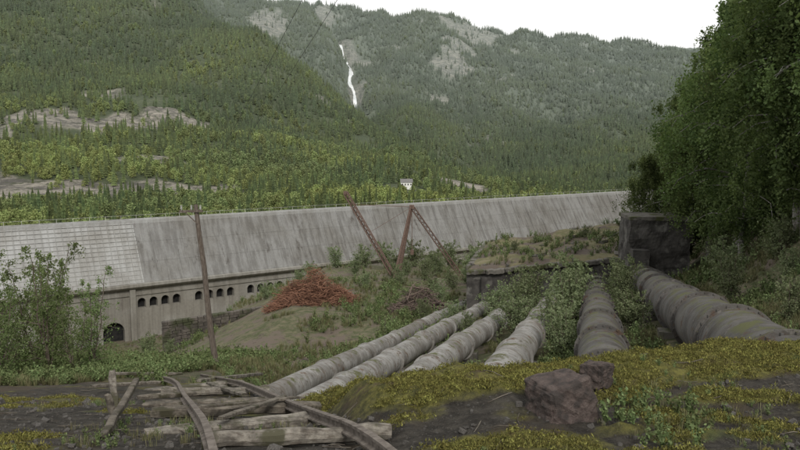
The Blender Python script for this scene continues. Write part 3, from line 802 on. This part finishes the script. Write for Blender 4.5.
for i in range(4):
    o=rock('pebble',(0,0,0),(1,1,.7),10+i,0,mgs);S.collection.objects.unlink(o);o.scale=(1,1,1);protos.append(o)
n=5200;yy=rng.uniform(2.5,9,n)**1;aa=rng.uniform(-.75,.75,n);xx=aa*yy
mk=mossmask(xx,yy)<.4;xx=xx[mk];yy=yy[mk];n=len(xx);sc=rng.exponential(.010,n)+.006
instancer('gravel_stones',np.stack([xx,yy,H(xx,yy)+sc*.2],1),rng.uniform(0,6.28,(n,3)),np.stack([sc,sc,sc*.7],1),protos,rng.integers(0,4,n))

# ------------------------------------------------------------------ moss, grass, weeds
mmoss=leafmat('moss_tips',(.060,.060,.020),(.24,.225,.072),0,obj=True)
protos=[]
for i in range(4):
    g=np.random.default_rng(60+i);mb=MB()
    for k in range(30):
        a=g.uniform(0,6.28);q=math.sqrt(g.uniform())*.05;x0,y0=math.cos(a)*q,math.sin(a)*q;ht=g.uniform(.003,.011);w=.004;t=g.uniform(0,3.14);lx,ly=g.normal(0,.006,2)
        mb.add([(x0-w*math.cos(t),y0-w*math.sin(t),-.005),(x0+w*math.cos(t),y0+w*math.sin(t),-.005),(x0+lx,y0+ly,ht)],[(0,1,2)],0,float(g.uniform()))
    protos.append(mb.build('moss_tuft',[mmoss],link=False))
n=70000;yy=2.4+6.6*rng.uniform(0,1,n)**.8;aa=rng.uniform(-.75,.75,n);xx=aa*yy
mk=mossmask(xx,yy)+fbm(xx*3,yy*3,4,71)*1.8>.68;xx=xx[mk];yy=yy[mk];n=len(xx);sc=rng.uniform(.6,1.5,n)
instancer('moss',np.stack([xx,yy,H(xx,yy)],1),np.stack([rng.normal(0,.3,n),rng.normal(0,.3,n),rng.uniform(0,6.28,n)],1),np.stack([sc]*3,1),protos,rng.integers(0,4,n))
mgr=leafmat('grass_blades',(.075,.090,.038),(.22,.20,.115),0,obj=True)
def tuft(seed,nb,ht,sp,w,mat):
    g=np.random.default_rng(seed);mb=MB()
    for k in range(nb):
        a=g.uniform(0,6.28);q=g.uniform()*sp*.4;x0,y0=math.cos(a)*q,math.sin(a)*q
        hh=ht*g.uniform(.5,1.15);l=g.uniform(.1,.6)*hh;t=a+g.normal(0,.6);dx,dy=math.cos(t),math.sin(t);px_,py_=-dy*w,dx*w
        mb.add([(x0-px_,y0-py_,-.02),(x0+px_,y0+py_,-.02),(x0+dx*l*.35+px_*.8,y0+dy*l*.35+py_*.8,hh*.6),(x0+dx*l*.35-px_*.8,y0+dy*l*.35-py_*.8,hh*.6),(x0+dx*l,y0+dy*l,hh)],[(0,1,2,3),(3,2,4)],0,float(g.uniform()))
    return mb.build('grass_tuft',[mat],link=False)
def weed(seed,mat):
    g=np.random.default_rng(seed);mb=MB();C=[]
    for k in range(9):
        a=g.uniform(0,6.28);hh=g.uniform(.25,.6);l=g.uniform(.05,.3)
        mb.tube([(0,0,0),(math.cos(a)*l*.5,math.sin(a)*l*.5,hh*.6),(math.cos(a)*l,math.sin(a)*l,hh)],[.006,.004,.002],3,0,False)
        for t in np.linspace(.2,1,8):
            C.append((math.cos(a)*l*t+g.normal(0,.03),math.sin(a)*l*t+g.normal(0,.03),hh*t))
    leaves(mb,np.array(C),.07,0,g)
    return mb.build('weed',[mat],link=False)
mwd=leafmat('weed_leaves',(.07,.10,.038),(.16,.195,.09),0)
protos=[tuft(80+i,20,.36,.3,.010,mgr) for i in range(4)]+[weed(90+i,mwd) for i in range(3)]
n=60000;yy=np.exp(rng.uniform(math.log(7.0),math.log(118),n));aa=rng.uniform(-.75,.75,n);xx=aa*yy
dn=fbm(xx/3.5,yy/3.5,4,77);u=xx*.963-yy*.27
keep=(damq(xx,yy)>6.8)&(dn+fbm(xx/14,yy/14,2,78)*.8>-.03+np.interp(yy,[7,14,24],[.13,.08,0]))&(yy>edge_y(xx)+.3)
inb=(yy>56)&(yy<78)&(u>-11)&(u<7); keep&=~inb
for uu,rd,ye_,_ in US: keep&=~((np.abs(u-uu)<rd+.1)&(yy<ye_))
trk=(np.abs(xx-track_x(yy)+.48)<.9)&(yy<15); keep&=~(trk&(rng.uniform(0,1,len(trk))<.93))
xx=xx[keep];yy=yy[keep];dn=dn[keep];n=len(xx);isw=rng.uniform(0,1,n)<np.clip(.25+fbm(xx/6,yy/6,3,79)*2,.03,.8)
sc=rng.uniform(.5,1.3,n)*np.interp(yy,[7,20,50],[.28,.65,1.4])
gz=H(xx,yy)
P=np.array([tuple(roofz(*p)) for p in rng.uniform(.02,.98,(900,2))])
msk=fbm(P[:,0]*.4,P[:,1]*.4,3,99)>-.04;P=P[msk];k=len(P)
pts=np.concatenate([np.stack([xx,yy,gz],1),P]);sc=np.concatenate([sc,rng.uniform(.5,1.4,k)]);isw=np.concatenate([isw,rng.uniform(0,1,k)<.45]);n=len(pts)
instancer('grass',pts,np.stack([rng.normal(0,.1,n),rng.normal(0,.1,n),rng.uniform(0,6.28,n)],1),np.stack([sc]*3,1),protos,np.where(isw,rng.integers(4,7,n),rng.integers(0,4,n)))
# small plants on the foreground slab
protos=[tuft(180+i,16,.07,.1,.002,mgr) for i in range(3)]+[weed(190+i,mwd) for i in range(2)]
n=3000;yy=rng.uniform(2.6,8,n);xx=rng.uniform(-.75,.75,n)*yy
cl=fbm(xx*1.3,yy*1.3,4,91);near=np.hypot(xx-1.70,(yy-4.5)*.6)<.36
keep=((cl>.15)|near|(np.hypot(xx+1.8,yy-4.6)<.5))&(yy<edge_y(xx));xx=xx[keep];yy=yy[keep];n=len(xx)
idx=rng.integers(0,5,n);nr2=np.hypot(xx-1.70,(yy-4.5)*.6)<.36
sc=np.where(idx>2,rng.uniform(.06,.16,n)*np.where(nr2,1.9,1),rng.uniform(.4,1.1,n))
instancer('small_weeds',np.stack([xx,yy,H(xx,yy)],1),np.stack([0*xx,0*xx,rng.uniform(0,6.28,n)],1),np.stack([sc]*3,1),protos,idx)

# ------------------------------------------------------------------ trees and shrubs
mbirch=simple('birch_bark',(.30,.29,.27),(.10,.09,.08),5,(1,1,2))
mlf=leafmat('birch_leaves',(.050,.074,.030),(.165,.21,.088),.35)
mlw=leafmat('willow_leaves',(.095,.122,.062),(.245,.28,.165),.25)
mly=leafmat('sapling_leaves',(.085,.12,.048),(.20,.245,.115),.3)
BT=[make_tree('birch_tree',15,3.9,38000,.12,200+i,[mbirch,mlf],droop=.95,low=.15,nbr=50,spread=.55,shw=.85).data for i in range(3)]
SH=[make_tree('willow_shrub',3.1,1.15,3900,.08,300+i,[bark,mlw],stems=10,droop=.15,low=.10,nbr=8).data for i in range(4)]
SP=[make_tree('birch_sapling',4.0,.7,5200,.045,400+i,[bark,mly],stems=6,droop=.3,low=.10,nbr=12,spread=.8).data for i in range(2)]
def put(me,nm,x,y,s,rz=None,dz=-.15):
    o=bpy.data.objects.new(nm,me);o.location=(x,y,h(x,y)+dz);o.scale=(s,s,s*random.uniform(.92,1.08));o.rotation_euler=(random.uniform(-.05,.05),random.uniform(-.05,.05),random.uniform(0,6.28) if rz is None else rz);S.collection.objects.link(o);return o
random.seed(9)
for i,(x,y,s) in enumerate([(21.8,60,.72),(24.4,54,1.28),(23.4,57,.95),(27,60,1.15),(21.4,43,.95),(23.2,47,1.25),(24.8,51,1.0),(20.6,35,1.05),(22.0,38,1.25),(19.6,29,.95),(20.8,31,1.25),(17.9,23,.8),(25,43,1.35),(30,55,1.4),(34,66,1.2),(29,72,1.1),(27,36,1.3),(40,90,1.3)]):
    put(BT[i%3],'birch_tree',x,y,s)
r=random.Random(12)
def pxy(u,y): return (u+.27*y)/.963
shr=[(-1.0,36,1.2),(-1.1,31,1.0),(-1.3,42,1.35),(-4.1,44,1.25),(-4.0,38,1.0),(-4.2,50,1.3),(-1.2,50,1.1),(2.0,30,.8),(2.0,37,1.0),(2.1,44,1.1),(-7.2,52,1.0),(-7.3,44,.6),(-1.0,26,.7),
(-10.6,56,.9),(-10.4,50,.5),(6.4,33,.8),(6.5,23,.6),(-14.4,60,.7),(-14.2,66,.9),(2.0,53,.8),(7.6,40,.9),(8.4,30,.7),(9.5,36,.9),(8.2,48,1.0)]
for u,y,s in shr: put(SH[r.randrange(4)],'willow_shrub',pxy(u,y)+r.uniform(-.3,.3),y,s)
for x,y,s in [(-2,96,1.3),(2,98,1.4),(4.5,94,1.3),(7,97,1.4),(1,90,1.0),(5,88,1.1),(-5,98,1.2),(-9,97,1.1),(9.5,90,1.3),(11,96,1.4),(-12,92,.9),(-4,78,.7),(6,78,1.0),(3.5,74,.9),(-17,86,.8),(0,80,.9),(8,82,1.1),(13,100,1.5),(16,104,1.5),(-24,70,.6),(-30,80,1.0),(-34,92,1.1),(-1,86,1.0),(3,84,1.0),(-13,88,.8),(-6,90,1.0),(14,70,.5),(18,68,.6),(11,66,.45)]:
    if (x,y) in ((14,70),(18,68),(11,66)):
        o=put(SH[r.randrange(4)],'willow_shrub',x,y,s);o.location.z=-9.9 if x<15 else -9.2
    else: put(SH[r.randrange(4)],'willow_shrub',x,y,s)
for x,y,s in [(-9.4,18,.95),(-10.4,19.5,1.05),(-8.5,17.6,.65),(-10.6,17.5,.85),(-12.5,24,.9),(-9.8,16.5,.7),(-11.6,20,1.1),(-8.9,19.5,.8),(-10.0,15.2,.6)]:
    put(SP[r.randrange(2)],'birch_sapling',x,y,s)

# ------------------------------------------------------------------ sky and light
W=bpy.data.worlds.new('World');S.world=W;W.use_nodes=True;T=W.node_tree;T.nodes.clear()
sky=T.nodes.new('ShaderNodeTexSky');sky.sky_type='NISHITA';sky.sun_disc=False
EL,AZ=math.radians(38),math.radians(165)   # azimuth clockwise from +Y
sky.sun_elevation=EL;sky.sun_rotation=AZ
tc=T.nodes.new('ShaderNodeTexCoord');nz=T.nodes.new('ShaderNodeTexNoise');nz.inputs['Scale'].default_value=2.2;nz.inputs['Detail'].default_value=6
mpn=T.nodes.new('ShaderNodeMapping');mpn.inputs['Scale'].default_value=(1,1,3);T.links.new(tc.outputs['Generated'],mpn.inputs[0]);T.links.new(mpn.outputs[0],nz.inputs['Vector'])
cr=T.nodes.new('ShaderNodeMix');cr.data_type='RGBA';cr.inputs[6].default_value=(6.5,6.6,6.6,1);cr.inputs[7].default_value=(8.2,8.0,7.5,1);T.links.new(nz.outputs['Fac'],cr.inputs[0])
mx=T.nodes.new('ShaderNodeMix');mx.data_type='RGBA';mx.inputs[0].default_value=.94;T.links.new(sky.outputs[0],mx.inputs[6]);T.links.new(cr.outputs[2],mx.inputs[7])
bg=T.nodes.new('ShaderNodeBackground');bg.inputs[1].default_value=.145;T.links.new(mx.outputs[2],bg.inputs[0])
wo=T.nodes.new('ShaderNodeOutputWorld');T.links.new(bg.outputs[0],wo.inputs[0])
sl=bpy.data.lights.new('sun','SUN');sl.energy=2.0;sl.angle=math.radians(12);sl.color=(1,.95,.87)
so=bpy.data.objects.new('sun',sl);S.collection.objects.link(so)
dv=Vector((math.sin(AZ)*math.cos(EL),math.cos(AZ)*math.cos(EL),math.sin(EL)))
so.rotation_euler=dv.to_track_quat('Z','Y').to_euler()
# ------------------------------------------------------------------ camera
cd=bpy.data.cameras.new('camera');cd.sensor_width=36;cd.angle=math.radians(60);cd.clip_start=.05;cd.clip_end=9000
co=bpy.data.objects.new('camera',cd);S.collection.objects.link(co);co.location=(0,0,0);co.rotation_euler=(math.radians(90-6.2),0,0);S.camera=co
